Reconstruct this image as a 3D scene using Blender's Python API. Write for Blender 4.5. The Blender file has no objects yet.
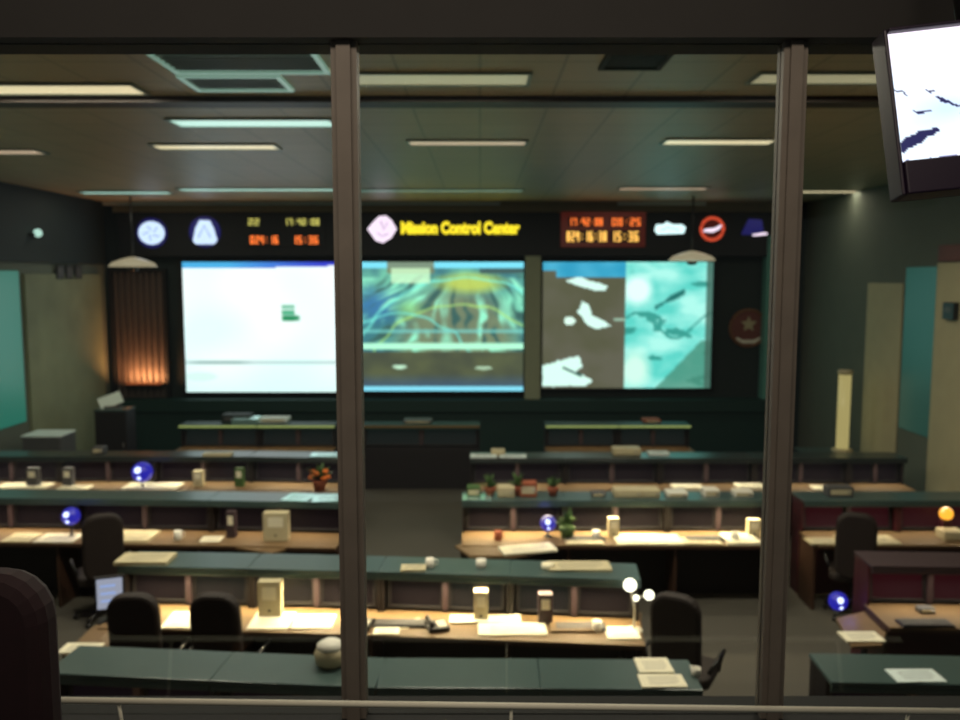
import bpy, math, random
from mathutils import Vector, Matrix
random.seed(7)
sc = bpy.context.scene
C = bpy.context.collection
PI = math.pi
# ------------------------------------------------------------------ camera
F = 831.0; CZ = 3.7; PITCH = math.atan(83/831.0)
cp, sp = math.cos(PITCH), math.sin(PITCH)
def at(px, py, Y):
    """world point seen at photo pixel px,py on the plane at distance Y"""
    u = (px-480)/F; v = (360-py)/F
    d = Vector((u, cp+v*sp, -sp+v*cp)); t = Y/d.y
    return Vector((0, 0, CZ)) + d*t
def wx(px, Y, z):
    return (px-480)/F*(Y*cp-(z-CZ)*sp)
cam = bpy.data.cameras.new('camera'); co = bpy.data.objects.new('camera', cam); C.objects.link(co)
co.location = (0, 0, CZ); co.rotation_euler = (PI/2-PITCH, 0, 0)
cam.sensor_width = 36; cam.lens = F/960*36; cam.clip_start = .02
cam.dof.use_dof = True; cam.dof.focus_distance = 1.35; cam.dof.aperture_fstop = 4.3
sc.camera = co
sc.view_settings.view_transform = 'Standard'; sc.view_settings.look = 'None'
sc.view_settings.gamma = 1; sc.view_settings.exposure = 0.0
# ------------------------------------------------------------------ materials
def srgb(r, g, b):
    f = lambda c: (c/255/12.92) if c/255 <= .04045 else ((c/255+.055)/1.055)**2.4
    return (f(r), f(g), f(b), 1)
M = {}
def mat(name, col, rough=.6, metal=0, noise=0, scale=8, bump=0, coat=0):
    m = bpy.data.materials.new(name); m.use_nodes = True; nt = m.node_tree
    b = nt.nodes['Principled BSDF']; b.inputs['Roughness'].default_value = rough
    b.inputs['Metallic'].default_value = metal; b.inputs['Base Color'].default_value = srgb(*col)
    if coat: b.inputs['Coat Weight'].default_value = coat
    if noise or bump:
        tc = nt.nodes.new('ShaderNodeTexCoord'); nz = nt.nodes.new('ShaderNodeTexNoise')
        nz.inputs['Scale'].default_value = scale; nz.inputs['Detail'].default_value = 5
        nt.links.new(tc.outputs['Object'], nz.inputs['Vector'])
        if noise:
            mx = nt.nodes.new('ShaderNodeMix'); mx.data_type = 'RGBA'
            c = srgb(*col)
            mx.inputs[6].default_value = tuple(x*(1-noise) for x in c[:3])+(1,)
            mx.inputs[7].default_value = tuple(min(1, x*(1+noise)) for x in c[:3])+(1,)
            nt.links.new(nz.outputs['Fac'], mx.inputs[0]); nt.links.new(mx.outputs[2], b.inputs['Base Color'])
        if bump:
            bp = nt.nodes.new('ShaderNodeBump'); bp.inputs['Strength'].default_value = bump
            nt.links.new(nz.outputs['Fac'], bp.inputs['Height']); nt.links.new(bp.outputs['Normal'], b.inputs['Normal'])
    M[name] = m; return m
def emit(name, col, s=1.0):
    m = bpy.data.materials.new(name); m.use_nodes = True; nt = m.node_tree
    b = nt.nodes['Principled BSDF']; b.inputs['Base Color'].default_value = (.02, .02, .02, 1)
    b.inputs['Emission Color'].default_value = srgb(*col); b.inputs['Emission Strength'].default_value = s
    b.inputs['Roughness'].default_value = .3
    if name.startswith('screen_'): b.inputs['Roughness'].default_value = .5; b.inputs['Specular IOR Level'].default_value = .12; b.inputs['Base Color'].default_value = (.008, .006, .008, 1)
    M[name] = m; return m
mat('soffit', (140, 128, 98), .7, noise=.1)
mat('pilaster', (120, 126, 98), .7, noise=.3, scale=2)
mat('grey_green', (150, 156, 130), .7, noise=.1)
mat('teal_spill', (90, 150, 140), .5)
mat('slat_grey', (78, 66, 60), .6, noise=.2)
mat('teal_dark', (6, 46, 40), .6)
mat('carpet', (82, 78, 69), .95, noise=.35, scale=60, bump=.3)
mat('wall_olive', (92, 98, 86), .8, noise=.12, scale=3)
mat('wall_front', (22, 34, 32), .7, noise=.15, scale=3)
mat('wall_black', (10, 11, 12), .8, noise=.2, scale=4)
mat('header_paint', (36, 34, 32), .8, noise=.15)
mat('mullion', (116, 107, 97), .6, metal=0, noise=.2, scale=12)
mat('beige_panel', (176, 166, 132), .7, noise=.1, scale=5)
mat('teal_glass', (70, 150, 135), .25, noise=.2, scale=2)
mat('console_dark', (24, 17, 18), .55, noise=.3, scale=9)
mat('console_red', (62, 16, 24), .55, noise=.3, scale=9)
mat('shelf_dark', (44, 52, 50), .3, noise=.12, scale=5)
mat('glossy_cover', (190, 235, 228), .16, metal=.7)
mat('shelf_grey', (64, 82, 80), .28, noise=.12, scale=5)
mat('desk', (112, 88, 58), .55, noise=.15, scale=14)
mat('desk_edge', (60, 38, 26), .5)
mat('bezel', (24, 20, 22), .6)
mat('black_plastic', (20, 19, 20), .4)
mat('grey_plastic', (78, 76, 76), .5)
mat('beige_plastic', (190, 176, 140), .5, noise=.08)
mat('paper', (236, 228, 200), .8, noise=.04, scale=30)
mat('paper_cool', (215, 228, 225), .8, noise=.04, scale=30)
mat('ink', (90, 90, 95), .8)
mat('chair_brown', (34, 24, 20), .7, noise=.3, scale=30, bump=.2)
mat('chair_maroon', (34, 9, 16), .8, noise=.3, scale=30, bump=.2)
mat('chrome', (170, 168, 160), .3, metal=.9)
mat('rail_metal', (240, 236, 215), .5, metal=0)
mat('wood', (120, 78, 46), .5, noise=.3, scale=10)
mat('wood_dark', (50, 34, 24), .5, noise=.3, scale=10)
mat('leaf', (62, 92, 40), .6, noise=.4, scale=20)
mat('terracotta', (150, 78, 48), .8, noise=.2)
mat('orange_petal', (235, 120, 40), .6, noise=.2)
mat('blue_ball', (24, 24, 150), .2, coat=.5)
mat('white_plastic', (225, 220, 205), .45)
mat('red_plastic', (150, 50, 40), .5)
mat('vent_metal', (150, 160, 150), .4, metal=.3)
mat('vent_dark', (26, 26, 24), .7)
mat('binder_beige', (196, 184, 148), .6, noise=.08)
mat('binder_dark', (60, 44, 48), .6, noise=.1)
mat('tv_case', (30, 16, 38), .45)
mat('sign_black', (7, 9, 16), .6)
mat('plaque_red', (110, 58, 50), .6, noise=.25)
emit('lamp_warm', (255, 236, 190), .85)
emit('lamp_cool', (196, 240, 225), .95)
emit('sky_logo', (205, 225, 255), 1.3)
emit('logo_soft', (150, 175, 235), 1.0)
emit('logo_blue', (40, 70, 190), .5)
emit('logo_deep', (34, 30, 130), .45)
emit('logo_pink', (255, 232, 255), 1.2)
emit('logo_violet', (170, 120, 190), .9)
emit('logo_red', (225, 80, 50), .9)
emit('logo_cyan', (220, 250, 255), 1.4)
emit('text_yellow', (255, 228, 40), 1.25)
emit('digit_orange', (255, 120, 50), 1.6)
emit('digit_amber', (255, 190, 90), 1.6)
emit('digit_yellow', (225, 215, 110), 1.1)
emit('digit_green', (90, 170, 80), .8)
mat('clock_back', (20, 8, 8), .5)
emit('clock_red', (110, 20, 8), .3)
emit('blue_glow', (36, 34, 190), .8)
emit('blue_highlight', (200, 210, 255), 2.5)
emit('task_tube', (255, 225, 150), 1.5)
emit('screen_dim', (28, 18, 28), .2)
emit('screen_red', (64, 12, 24), .4)
emit('screen_green', (28, 40, 38), .35)
emit('screen_white', (200, 205, 230), .6)
emit('orange_lamp', (200, 100, 50), .5)
emit('yellow_lamp', (235, 215, 140), .5)
emit('saucer_glow', (205, 190, 155), .55)
emit('teal_glow', (60, 170, 145), .36)
emit('teal_glow_dim', (60, 130, 115), .22)
emit('indicator', (255, 170, 50), 1.6)
emit('bulb_white', (255, 250, 225), 3.0)
# ceiling tile: bricks in object space
def tile_mat():
    m = bpy.data.materials.new('ceiling_tile'); m.use_nodes = True; nt = m.node_tree
    b = nt.nodes['Principled BSDF']; b.inputs['Roughness'].default_value = .45
    tc = nt.nodes.new('ShaderNodeTexCoord'); br = nt.nodes.new('ShaderNodeTexBrick')
    br.offset = 0; br.inputs['Scale'].default_value = 1
    br.inputs['Brick Width'].default_value = .6; br.inputs['Row Height'].default_value = .6
    br.inputs['Mortar Size'].default_value = .012
    br.inputs['Color1'].default_value = srgb(186, 172, 140); br.inputs['Color2'].default_value = srgb(180, 167, 136)
    br.inputs['Mortar'].default_value = srgb(150, 142, 118)
    nt.links.new(tc.outputs['Object'], br.inputs['Vector']); nt.links.new(br.outputs['Color'], b.inputs['Base Color'])
    M['ceiling'] = m
tile_mat()
def glass_mat():
    m = bpy.data.materials.new('window_glass'); m.use_nodes = True; nt = m.node_tree
    nt.nodes.remove(nt.nodes['Principled BSDF']); out = nt.nodes['Material Output']
    t = nt.nodes.new('ShaderNodeBsdfTransparent'); t.inputs[0].default_value = (.97, .985, .97, 1)
    g = nt.nodes.new('ShaderNodeBsdfGlossy'); g.inputs['Roughness'].default_value = .03
    fr = nt.nodes.new('ShaderNodeFresnel'); fr.inputs['IOR'].default_value = 1.45
    mx = nt.nodes.new('ShaderNodeMixShader')
    nt.links.new(fr.outputs[0], mx.inputs[0]); nt.links.new(t.outputs[0], mx.inputs[1]); nt.links.new(g.outputs[0], mx.inputs[2])
    nt.links.new(mx.outputs[0], out.inputs[0]); M['glass'] = m
glass_mat()
def screen_mat(name, strength):
    m = bpy.data.materials.new(name); m.use_nodes = True; nt = m.node_tree
    b = nt.nodes['Principled BSDF']; b.inputs['Base Color'].default_value = (.02, .02, .02, 1); b.inputs['Roughness'].default_value = .3
    a = nt.nodes.new('ShaderNodeVertexColor'); a.layer_name = 'picture'
    nt.links.new(a.outputs['Color'], b.inputs['Emission Color']); b.inputs['Emission Strength'].default_value = strength
    M[name] = m
screen_mat('picture', 1.25); screen_mat('picture_tv', 1.4)
# ------------------------------------------------------------------ mesh builder
class MB:
    def __init__(s): s.v = []; s.f = []; s.mi = []; s.cur = 0; s.smooth = []
    def add(s, vs, fs, mtx=None, smooth=False):
        n = len(s.v)
        for v in vs: s.v.append(tuple(mtx @ Vector(v)) if mtx else tuple(v))
        for f in fs: s.f.append([i+n for i in f]); s.mi.append(s.cur); s.smooth.append(smooth)
        return s
    def box(s, x0, x1, y0, y1, z0, z1, mtx=None):
        vs = [(x, y, z) for x in (x0, x1) for y in (y0, y1) for z in (z0, z1)]
        return s.add(vs, [(0, 1, 3, 2), (4, 6, 7, 5), (0, 4, 5, 1), (2, 3, 7, 6), (0, 2, 6, 4), (1, 5, 7, 3)], mtx)
    def prism(s, pts, z0, z1, mtx=None):
        n = len(pts)
        a = sum(pts[i][0]*pts[(i+1) % n][1]-pts[(i+1) % n][0]*pts[i][1] for i in range(n))
        if a < 0: pts = pts[::-1]
        vs = [(p[0], p[1], z0) for p in pts]+[(p[0], p[1], z1) for p in pts]
        return s.add(vs, [tuple(range(n))[::-1], tuple(range(n, 2*n))]+[(i, (i+1) % n, n+(i+1) % n, n+i) for i in range(n)], mtx)
    def lathe(s, prof, n=24, mtx=None, smooth=True):
        vs = []; fs = []
        for r, z in prof:
            for k in range(n):
                a = 2*PI*k/n; vs.append((r*math.cos(a), r*math.sin(a), z))
        for j in range(len(prof)-1):
            for k in range(n):
                fs.append((j*n+k, j*n+(k+1) % n, (j+1)*n+(k+1) % n, (j+1)*n+k))
        fs.append(tuple(range(n))[::-1]); fs.append(tuple((len(prof)-1)*n+k for k in range(n)))
        return s.add(vs, fs, mtx, smooth)
    def ball(s, c, r, n=18, sz=1, mtx=None):
        prof = [(max(1e-4, r*math.sin(PI*j/12)), -r*sz*math.cos(PI*j/12)) for j in range(13)]
        return s.lathe(prof, n, (mtx or Matrix())@Matrix.Translation(c))
    def tube(s, pts, r, n=8):
        rings = []; vs = []; fs = []
        for i, p in enumerate(pts):
            p = Vector(p); a = Vector(pts[max(0, i-1)]); b = Vector(pts[min(len(pts)-1, i+1)])
            t = (b-a).normalized(); up = Vector((0, 0, 1)) if abs(t.z) < .9 else Vector((1, 0, 0))
            x = t.cross(up).normalized(); y = x.cross(t)
            rr = r[i] if isinstance(r, (list, tuple)) else r
            for k in range(n):
                an = 2*PI*k/n; vs.append(tuple(p+x*rr*math.cos(an)+y*rr*math.sin(an)))
        for i in range(len(pts)-1):
            for k in range(n): fs.append((i*n+k, i*n+(k+1) % n, (i+1)*n+(k+1) % n, (i+1)*n+k))
        fs.append(tuple(range(n))[::-1]); fs.append(tuple((len(pts)-1)*n+k for k in range(n)))
        return s.add(vs, fs, None, True)
    def rbox(s, cx, cy, w, h, r, z0, z1, mtx=None, n=5):
        pts = []
        for (sx, sy, a0) in ((1, 1, 0), (-1, 1, PI/2), (-1, -1, PI), (1, -1, 1.5*PI)):
            for k in range(n+1):
                a = a0+PI/2*k/n
                pts.append((cx+sx*(w/2-r)+r*math.cos(a), cy+sy*(h/2-r)+r*math.sin(a)))
        return s.prism(pts, z0, z1, mtx)
    def build(s, name, mats, parent=None, bevel=0):
        me = bpy.data.meshes.new(name); me.from_pydata(s.v, [], s.f); me.update()
        if isinstance(mats, str): mats = [mats]
        for m in mats: me.materials.append(M[m])
        for p, i, sm in zip(me.polygons, s.mi, s.smooth):
            p.material_index = i; p.use_smooth = sm
        o = bpy.data.objects.new(name, me); C.objects.link(o); o.parent = parent
        if bevel:
            b = o.modifiers.new('bevel', 'BEVEL'); b.width = bevel; b.segments = 2; b.limit_method = 'ANGLE'
        return o
def tag(o, label, cat, group=None):
    o['label'] = label; o['category'] = cat
    if group: o['group'] = group
    return o
def thing(name, label, cat, loc=(0, 0, 0), rz=0, group=None):
    o = bpy.data.objects.new(name, None); o.empty_display_size = .1; C.objects.link(o)
    o.location = loc; o.rotation_euler = (0, 0, rz)
    return tag(o, label, cat, group)
def struct(o): o['kind'] = 'structure'; return o
def dup(root, loc, rz, label, group=None):
    def cp_(o, par):
        c = o.copy(); C.objects.link(c); c.parent = par
        for ch in list(o.children): cp_(ch, c)
        return c
    r = cp_(root, None); r.location = loc; r.rotation_euler = (0, 0, rz); r['label'] = label
    if group: r['group'] = group
    return r
RX = Matrix.Rotation(PI/2, 4, 'X')      # local z -> -y : shapes drawn in x,y stand upright facing the viewer
# ------------------------------------------------------------------ room shell
WY = 17.0; XL, XR = -7.6, 6.6; CEIL = 5.2
struct(MB().box(XL-.3, XR+.3, 2.3, WY+.3, -.1, 0).build('floor', 'carpet'))
struct(MB().box(XL-.3, XR+.3, 2.3, WY+.3, CEIL, CEIL+.1).build('ceiling', 'ceiling'))
struct(MB().box(XL-.3, XR+.3, WY, WY+.3, 0, CEIL).build('wall_front', 'wall_front'))
struct(MB().box(XL-.3, XL, 2.3, WY, 0, CEIL).build('wall_left', 'wall_olive'))
struct(MB().box(XR, XR+.3, 2.3, WY, 0, CEIL).build('wall_right', 'wall_olive'))
b1 = at(480, 106, 7.0)
struct(MB().box(XL, XR, 7.1, 7.35, CEIL-.05, CEIL).build('trim_1', 'wood_dark'))
# gallery window wall
GY = 2.2
hz = at(480, 44, GY).z; sz = at(480, 714, GY).z
struct(MB().box(-5, 5, GY-.06, GY+.1, hz, CEIL+.1).build('wall_gallery_header', 'header_paint'))
struct(MB().box(-5, 5, GY-.06, GY+.1, 1.2, sz).build('wall_gallery_base', 'wall_black'))
mulls = []
for k, (a, b) in enumerate(((336, 361), (773, 796))):
    xa, xb = wx(a, GY, 3.7), wx(b, GY, 3.7)
    mulls.append((xa, xb))
    m = MB(); m.box(xa, xb, GY-.025, GY+.025, sz, hz); m.box(xa+.015, xb-.015, GY-.035, GY-.025, sz, hz)
    struct(m.build('trim_%d' % (k+2), 'mullion'))
edges = [(-3.0, mulls[0][0]), (mulls[0][1], mulls[1][0]), (mulls[1][1], 3.2)]
for k, (a, b) in enumerate(edges):
    struct(MB().box(a, b, GY-.004, GY+.004, sz, hz).build('window_%d' % (k+1), 'glass'))
# window sill ledge inside the gallery with its pale metal rail
struct(MB().box(-3, 3.2, 1.98, GY-.06, sz-.06, sz-.02).build('trim_4', 'wall_black'))
h = thing('handrail', 'pale metal handrail running along the sill below the gallery windows', 'handrail', (0, 0, 0))
pa, pb = at(44, 700, 2.02), at(985, 712, 1.99)
m = MB(); m.tube([pa, pb], .008, 10); m.build('rail', 'rail_metal', h)
for t in (.08, .5, .92):
    p = pa.lerp(pb, t)
    MB().tube([(p.x, p.y, p.z-.004), (p.x, p.y+.04, sz-.022)], .004).build('bracket', 'rail_metal', h)
m = MB(); m.ball(pa, .017); m.build('end_cap', 'rail_metal', h)
# ------------------------------------------------------------------ front wall: screens
def band(u, a, b, w=.01):
    return max(0, min(1, (u-a)/w+.5))*max(0, min(1, (b-u)/w+.5))
from mathutils import noise as mn
def nz(x, y, s, seed=0): return mn.noise(Vector((x*s+seed*7.3, y*s-seed*3.1, seed*1.7)))
def fbm(x, y, s, seed=0): return nz(x, y, s, seed)+.5*nz(x, y, s*2.1, seed+1)+.25*nz(x, y, s*4.3, seed+2)
def mixc(a, b, t): t = max(0, min(1, t)); return tuple(a[i]*(1-t)+b[i]*t for i in range(3))
def ell(u, v, cx, cy, rx, ry, soft=.25):
    d = math.hypot((u-cx)/rx, (v-cy)/ry); return max(0, min(1, (1-d)/soft))
def inpoly(u, v, P):
    c = False; j = len(P)-1
    for i in range(len(P)):
        if (P[i][1] > v) != (P[j][1] > v) and u < (P[j][0]-P[i][0])*(v-P[i][1])/(P[j][1]-P[i][1]+1e-9)+P[i][0]: c = not c
        j = i
    return c
def pic_left(u, v):
    c = mixc((226, 252, 255), (255, 250, 252), .5+.9*nz(u, v, 2.2, 1))
    c = mixc(c, (215, 248, 246), max(0, v-.72)*3)
    if v < .05: c = mixc((70, 170, 225), (50, 60, 200), (u-.3)*1.6) if v < .03+.03*(1-u) else c
    c = mixc(c, (120, 160, 155), band(v, .758, .782, .02)*(.45+.4*band(u, .05, .4, .1)))
    c = mixc(c, (200, 235, 230), .6*ell(u, v, .1, .88, .12, .04))
    c = mixc(c, (60, 165, 120), .9*band(u, .645, .73)*band(v, .33, .45, .02)*(1 if (int(v*60) % 3) else .35))
    c = mixc(c, (20, 130, 80), band(u, .655, .76, .02)*band(v, .41, .445, .02))
    return c
def pic_mid(u, v):
    if v > .69:
        c = mixc((86, 92, 66), (70, 76, 62), .5+fbm(u, v, 5, 3))
        c = mixc(c, (60, 90, 130), max(0, v-.86)*7)
        c = mixc(c, (190, 230, 200), ell(u, v, .25, .81, .05, .018)); c = mixc(c, (170, 200, 170), ell(u, v, .76, .82, .06, .016))
        if v > .965: c = (130, 215, 240)
        return c
    c = mixc((60, 120, 130), (110, 190, 165), .5+fbm(u, v*.8, 4.5, 5)*1.2)
    c = mixc(c, (52, 110, 170), ell(u, v, .1, .33, .22, .18, .8)*.8)
    # hill ridge rising to the middle with rays falling to both sides
    hill = ell(u, v, .6, .62, .42, .5, .35); c = mixc(c, (122, 128, 96), hill*.85)
    an = math.atan2(v+.15, u-.62); ray = nz(an*9+fbm(u, v, 3, 40)*1.5, math.hypot(u-.62, v)*1.6, 1.6, 9)+.4*nz(u, v, 14, 8)
    c = mixc(c, (150, 240, 205), max(0, ray-.12)*2.0*(v > .12)*min(1, abs(u-.62)/.12))
    c = mixc(c, (56, 96, 92), max(0, -ray-.15)*2.6*(v > .1))
    c = mixc(c, (190, 205, 90), ell(u, v, .68, .16, .26, .1, .6)*.9)
    c = mixc(c, (150, 220, 130), ell(u, v, .3, .36, .12, .1, .8)*.6)
    for (cx, cy, rr) in ((.62, .95, .62), (.66, .9, .78), (.25, .9, .5)):
        d_ = abs(math.hypot((u-cx)*1.1, v-cy)-rr+.03*nz(u, v, 7, 3))
        c = mixc(c, (175, 225, 120) if cy > .92 else (120, 235, 220), max(0, 1-d_/.014)*.8*(v > .1))
    if v < .05: c = (120, 220, 245)
    if v < .09 and .18 < u < .46: c = mixc(c, (120, 120, 90), .8)
    if .05 < v < .16 and .2 < u < .44: c = mixc(c, (205, 245, 200), .8)
    if .045 < v < .085 and u > .74: c = (60, 90, 90)
    c = mixc(c, (120, 210, 205), .7*band(v, .52, .545))
    c = mixc(c, (180, 250, 215), band(v, .625, .672)); 
    return c
L1 = [(.14, .14), (.22, .12), (.34, .17), (.38, .19), (.36, .23), (.3, .22), (.24, .2), (.15, .16)]
L2 = [(.23, .31), (.27, .33), (.29, .42), (.36, .46), (.41, .5), (.32, .53), (.26, .49), (.21, .4)]
L3 = [(0, .82), (.08, .79), (.22, .74), (.24, .83), (.2, .86), (.3, .94), (.26, .98), (0, .99)]
def pic_right(u, v):
    s = .49
    if u < s:
        c = mixc((84, 84, 64), (94, 92, 78), .5+fbm(u, v, 4, 11))
        if v < .12 - .05*(u < .08): c = mixc((40, 150, 190), (70, 170, 205), .5+nz(u, v, 9))
        uu = u+.008*nz(u, v, 40, 2); vv = v+.008*nz(u, v, 40, 3)
        if inpoly(uu, vv, L1) or inpoly(uu, vv, L2) or inpoly(uu, vv, L3): c = (215, 250, 240)
        if ell(u, v, .16, .465, .035, .035) > .2: c = (220, 250, 235)
        if abs((v-.84)-(u-.13)*.6) < .012 and .12 < u < .24: c = (40, 90, 80)
        if abs(v-.455) < .009 and .42 < u < .49: c = (150, 180, 160)
        return c
    n = fbm(u, v*1.4, 4.2, 21)
    c = mixc((90, 205, 195), (170, 240, 230), .5+1.1*n)
    w = fbm(u-.4*v, v*2+.3*u, 5, 31)
    c = mixc(c, (225, 255, 250), ell(u, v, .56, .22, .11, .15, .5))
    c = mixc(c, (205, 245, 230), ell(u, v, .55, .85, .12, .2, .6))
    if abs((v-.33)+(u-.7)*.75) < .02+.02*nz(u, v, 12, 4) and .66 < u < .84: c = (30, 110, 105)
    if w > .42 or abs(v-.5+.1*math.sin(u*14)) < .012: c = mixc(c, (40, 135, 125), .8)
    if v > .62 and u > .94-.7*(v-.62): c = mixc(c, (70, 130, 110), .75)
    if u > .965: c = mixc(c, (60, 90, 80), .8)
    return c
def picture(mb_name, W, H, fn, mat_, parent, nx=120, ny=96, mtx=None, y=0):
    vs = []; fs = []
    for j in range(ny+1):
        for i in range(nx+1): vs.append(((i/nx-.5)*W, y, (.5-j/ny)*H))
    for j in range(ny):
        for i in range(nx):
            a = j*(nx+1)+i; fs.append((a, a+nx+1, a+nx+2, a+1))
    me = bpy.data.meshes.new(mb_name); me.from_pydata(vs, [], fs); me.update()
    ca = me.color_attributes.new('picture', 'FLOAT_COLOR', 'POINT')
    for j in range(ny+1):
        for i in range(nx+1):
            ca.data[j*(nx+1)+i].color = srgb(*fn(i/nx, j/ny))
    me.materials.append(M[mat_])
    o = bpy.data.objects.new(mb_name, me); C.objects.link(o); o.parent = parent
    return o
for (x0, y0, x1, y1, fn, lab) in (
        (182, 262, 337, 392, pic_left, 'large glowing white projection screen, left of the three, with a small green mark'),
        (357, 262, 523, 391, pic_mid, 'large middle projection screen showing a blue green hillside picture'),
        (543, 262, 710, 388, pic_right, 'large right projection screen showing white land shapes beside a cyan image')):
    a = at(x0, y0, WY-.1); b = at(x1, y1, WY-.1)
    W = b.x-a.x; H = a.z-b.z
    t = thing('projection_screen', lab, 'screen', ((a.x+b.x)/2, WY-.1, (a.z+b.z)/2), 0, 'three projection screens on the front wall')
    picture('display', W, H, fn, 'picture', t)
    m = MB(); e = .06
    m.box(-W/2-e, -W/2, -.03, .1, -H/2-e, H/2+e); m.box(W/2, W/2+e, -.03, .1, -H/2-e, H/2+e)
    m.box(-W/2, W/2, -.03, .1, H/2, H/2+e); m.box(-W/2, W/2, -.03, .1, -H/2-e, -H/2); m.box(-W/2-e, W/2+e, .02, .1, -H/2-e, H/2+e)
    m.build('frame', 'wall_black', t, .008)
# pillars between and beside the screens (structure)
k = 5
for (a, b, y0, y1, mt) in ((342, 352, 256, 400, 'grey_green'), (525.5, 540, 256, 400, 'grey_green'), (768, 776, 236, 408, 'teal_spill')):  # right strip's teal is screen light put into its colour
    p = at(a, y0, WY-.26); q = at(b, y1, WY-.26)
    struct(MB().box(p.x, q.x, WY-.26, WY, q.z, p.z).build('trim_%d' % k, mt)); k += 1
# base ledge beneath screens
p = at(120, 400, WY-.4); q = at(772, 412, WY-.4)
struct(MB().box(p.x, q.x, WY-.4, WY, q.z, p.z).build('trim_%d' % k, 'teal_dark')); k += 1
struct(MB().box(p.x, q.x, WY-.3, WY, 0, q.z).build('trim_%d' % k, 'teal_dark')); k += 1
# ------------------------------------------------------------------ sign band
p = at(112, 196, WY-.06); q = at(800, 212, WY-.06)
struct(MB().box(p.x, q.x, WY-.06, WY, q.z, CEIL).build('trim_%d' % k, 'soffit')); k += 1
for (a, b) in ((80, 334), (352, 500), (618, 706)):
    p = at(a, 202, WY-.12); q = at(b, 205, WY-.12)
    struct(MB().box(p.x, q.x, WY-.12, WY, q.z, p.z).build('trim_%d' % k, 'paper_cool')); k += 1  # pale strips put in for light reflected above the sign band
SY = WY-.25
p = at(118, 213, SY); q = at(772, 256, SY)
tag(MB().box(p.x, q.x, SY, WY, q.z, p.z).build('sign_fascia', 'sign_black'), 'long black sign band above the three large screens', 'sign board')
def S(px, py): v = at(px, py, SY); return v
def disc(name, r, z0, z1, mt, parent, sx=1, sy=1, off=(0, 0), n=28):
    m = MB(); m.prism([(off[0]+r*sx*math.cos(2*PI*i/n), off[1]+r*sy*math.sin(2*PI*i/n)) for i in range(n)], z0, z1, RX)
    return m.build(name, mt, parent)
def poly(name, pts, z0, z1, mt, parent): m = MB(); m.prism(pts, z0, z1, RX); return m.build(name, mt, parent)
def emblem(px, py, label, kind): 
    c = S(px, py); t = thing('round_emblem', label, 'emblem', (c.x, SY, c.z), 0, 'lit emblems on the sign band'); t.scale = (.92, 1, .9); return t
t = emblem(152, 233, 'round pale blue lit emblem at the far left end of the sign band', 0)
disc('backing', .33, 0, .02, 'logo_deep', t); disc('face', .27, .02, .03, 'sky_logo', t, 1.05, .95)
m = MB()
for i in range(5):
    a = i*2*PI/5+.3; m.tube([(.06*math.cos(a), -.035, .06*math.sin(a)), (.19*math.cos(a+.5), -.035, .17*math.sin(a+.5))], .014)
m.build('mark', 'logo_soft', t)
t = emblem(205, 232, 'pale blue lit emblem with narrow top, second from left on sign band', 0)
disc('backing', .34, 0, .02, 'logo_deep', t)
poly('face', [(-.26, -.2), (-.2, -.27), (.2, -.27), (.27, -.18), (.2, .08), (.12, .25), (-.1, .26), (-.2, .08)], .02, .03, 'sky_logo', t)
m = MB(); m.tube([(-.13, -.035, -.12), (0, -.035, .14), (.13, -.035, -.12)], .016); m.build('mark', 'logo_soft', t)
t = emblem(382, 229, 'white and violet diamond shaped emblem left of the yellow lettering', 0)
poly('face', [(-.32, 0), (-.2, .14), (-.06, .28), (.1, .29), (.22, .18), (.32, 0), (.2, -.2), (.02, -.31), (-.14, -.26), (-.22, -.14)], 0, .02, 'logo_pink', t)
m = MB(); m.tube([(-.02, -.028, .17), (.04, -.028, -.02), (.12, -.028, .14)], .014); m.tube([(-.1, -.028, -.08), (0, -.028, -.16), (.14, -.028, -.1)], .01); m.build('mark', 'logo_violet', t)
t = emblem(670, 229, 'flat white cyan lit logo right of the red clock panel', 0)
poly('face', [(-.34, -.02), (-.3, .1), (-.15, .1), (-.08, .16), (.06, .1), (.26, .1), (.34, .03), (.3, -.1), (-.28, -.12)], 0, .02, 'logo_cyan', t)
m = MB(); m.tube([(-.2, -.026, -.03), (-.05, -.026, .03), (.2, -.026, -.02)], .01); m.build('mark', 'logo_soft', t)
t = emblem(712, 229, 'orange red ring emblem with a white slash on the sign band', 0)
m = MB(); m.tube([(.24*math.cos(a*PI/12), -.02, .24*math.sin(a*PI/12)) for a in range(25)], .035); m.build('ring', 'logo_red', t)
disc('backing', .22, 0, .012, 'clock_red', t)
poly('slash', [(-.2, -.06), (-.16, 0), (.04, .02), (.24, .12), (.14, -.02), (0, -.08)], .02, .035, 'logo_pink', t)
t = emblem(753, 229, 'dark blue emblem with a white streak at the right end of sign band', 0)
poly('face', [(-.26, -.12), (-.1, .22), (.18, .2), (.24, -.14)], 0, .02, 'logo_deep', t)
poly('streak', [(-.02, -.12), (.2, -.08), (.3, -.08), (.3, -.13), (0, -.16)], .02, .03, 'logo_pink', t)
# yellow lettering
def text_mesh(s, size, w, name, mt, parent, loc, ext=.01, ch_off=.02):
    cu = bpy.data.curves.new('t', 'FONT'); cu.body = s; cu.size = size; cu.extrude = ext; cu.align_y = 'CENTER'; cu.offset = ch_off
    o = bpy.data.objects.new('t', cu); C.objects.link(o); bpy.context.view_layer.update()
    dg = bpy.context.evaluated_depsgraph_get(); me = bpy.data.meshes.new_from_object(o.evaluated_get(dg))
    bpy.data.objects.remove(o)
    xs = [v.co.x for v in me.vertices]; x0, x1 = min(xs), max(xs)
    me.transform(RX @ Matrix.Scale(w/(x1-x0), 4, (1, 0, 0)) @ Matrix.Translation((-(x0+x1)/2, 0, 0)))
    me.materials.clear(); me.materials.append(M[mt])
    r = bpy.data.objects.new(name, me); C.objects.link(r); r.parent = parent; r.location = loc
    return r
a, b = S(401, 229), S(520, 229)
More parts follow.
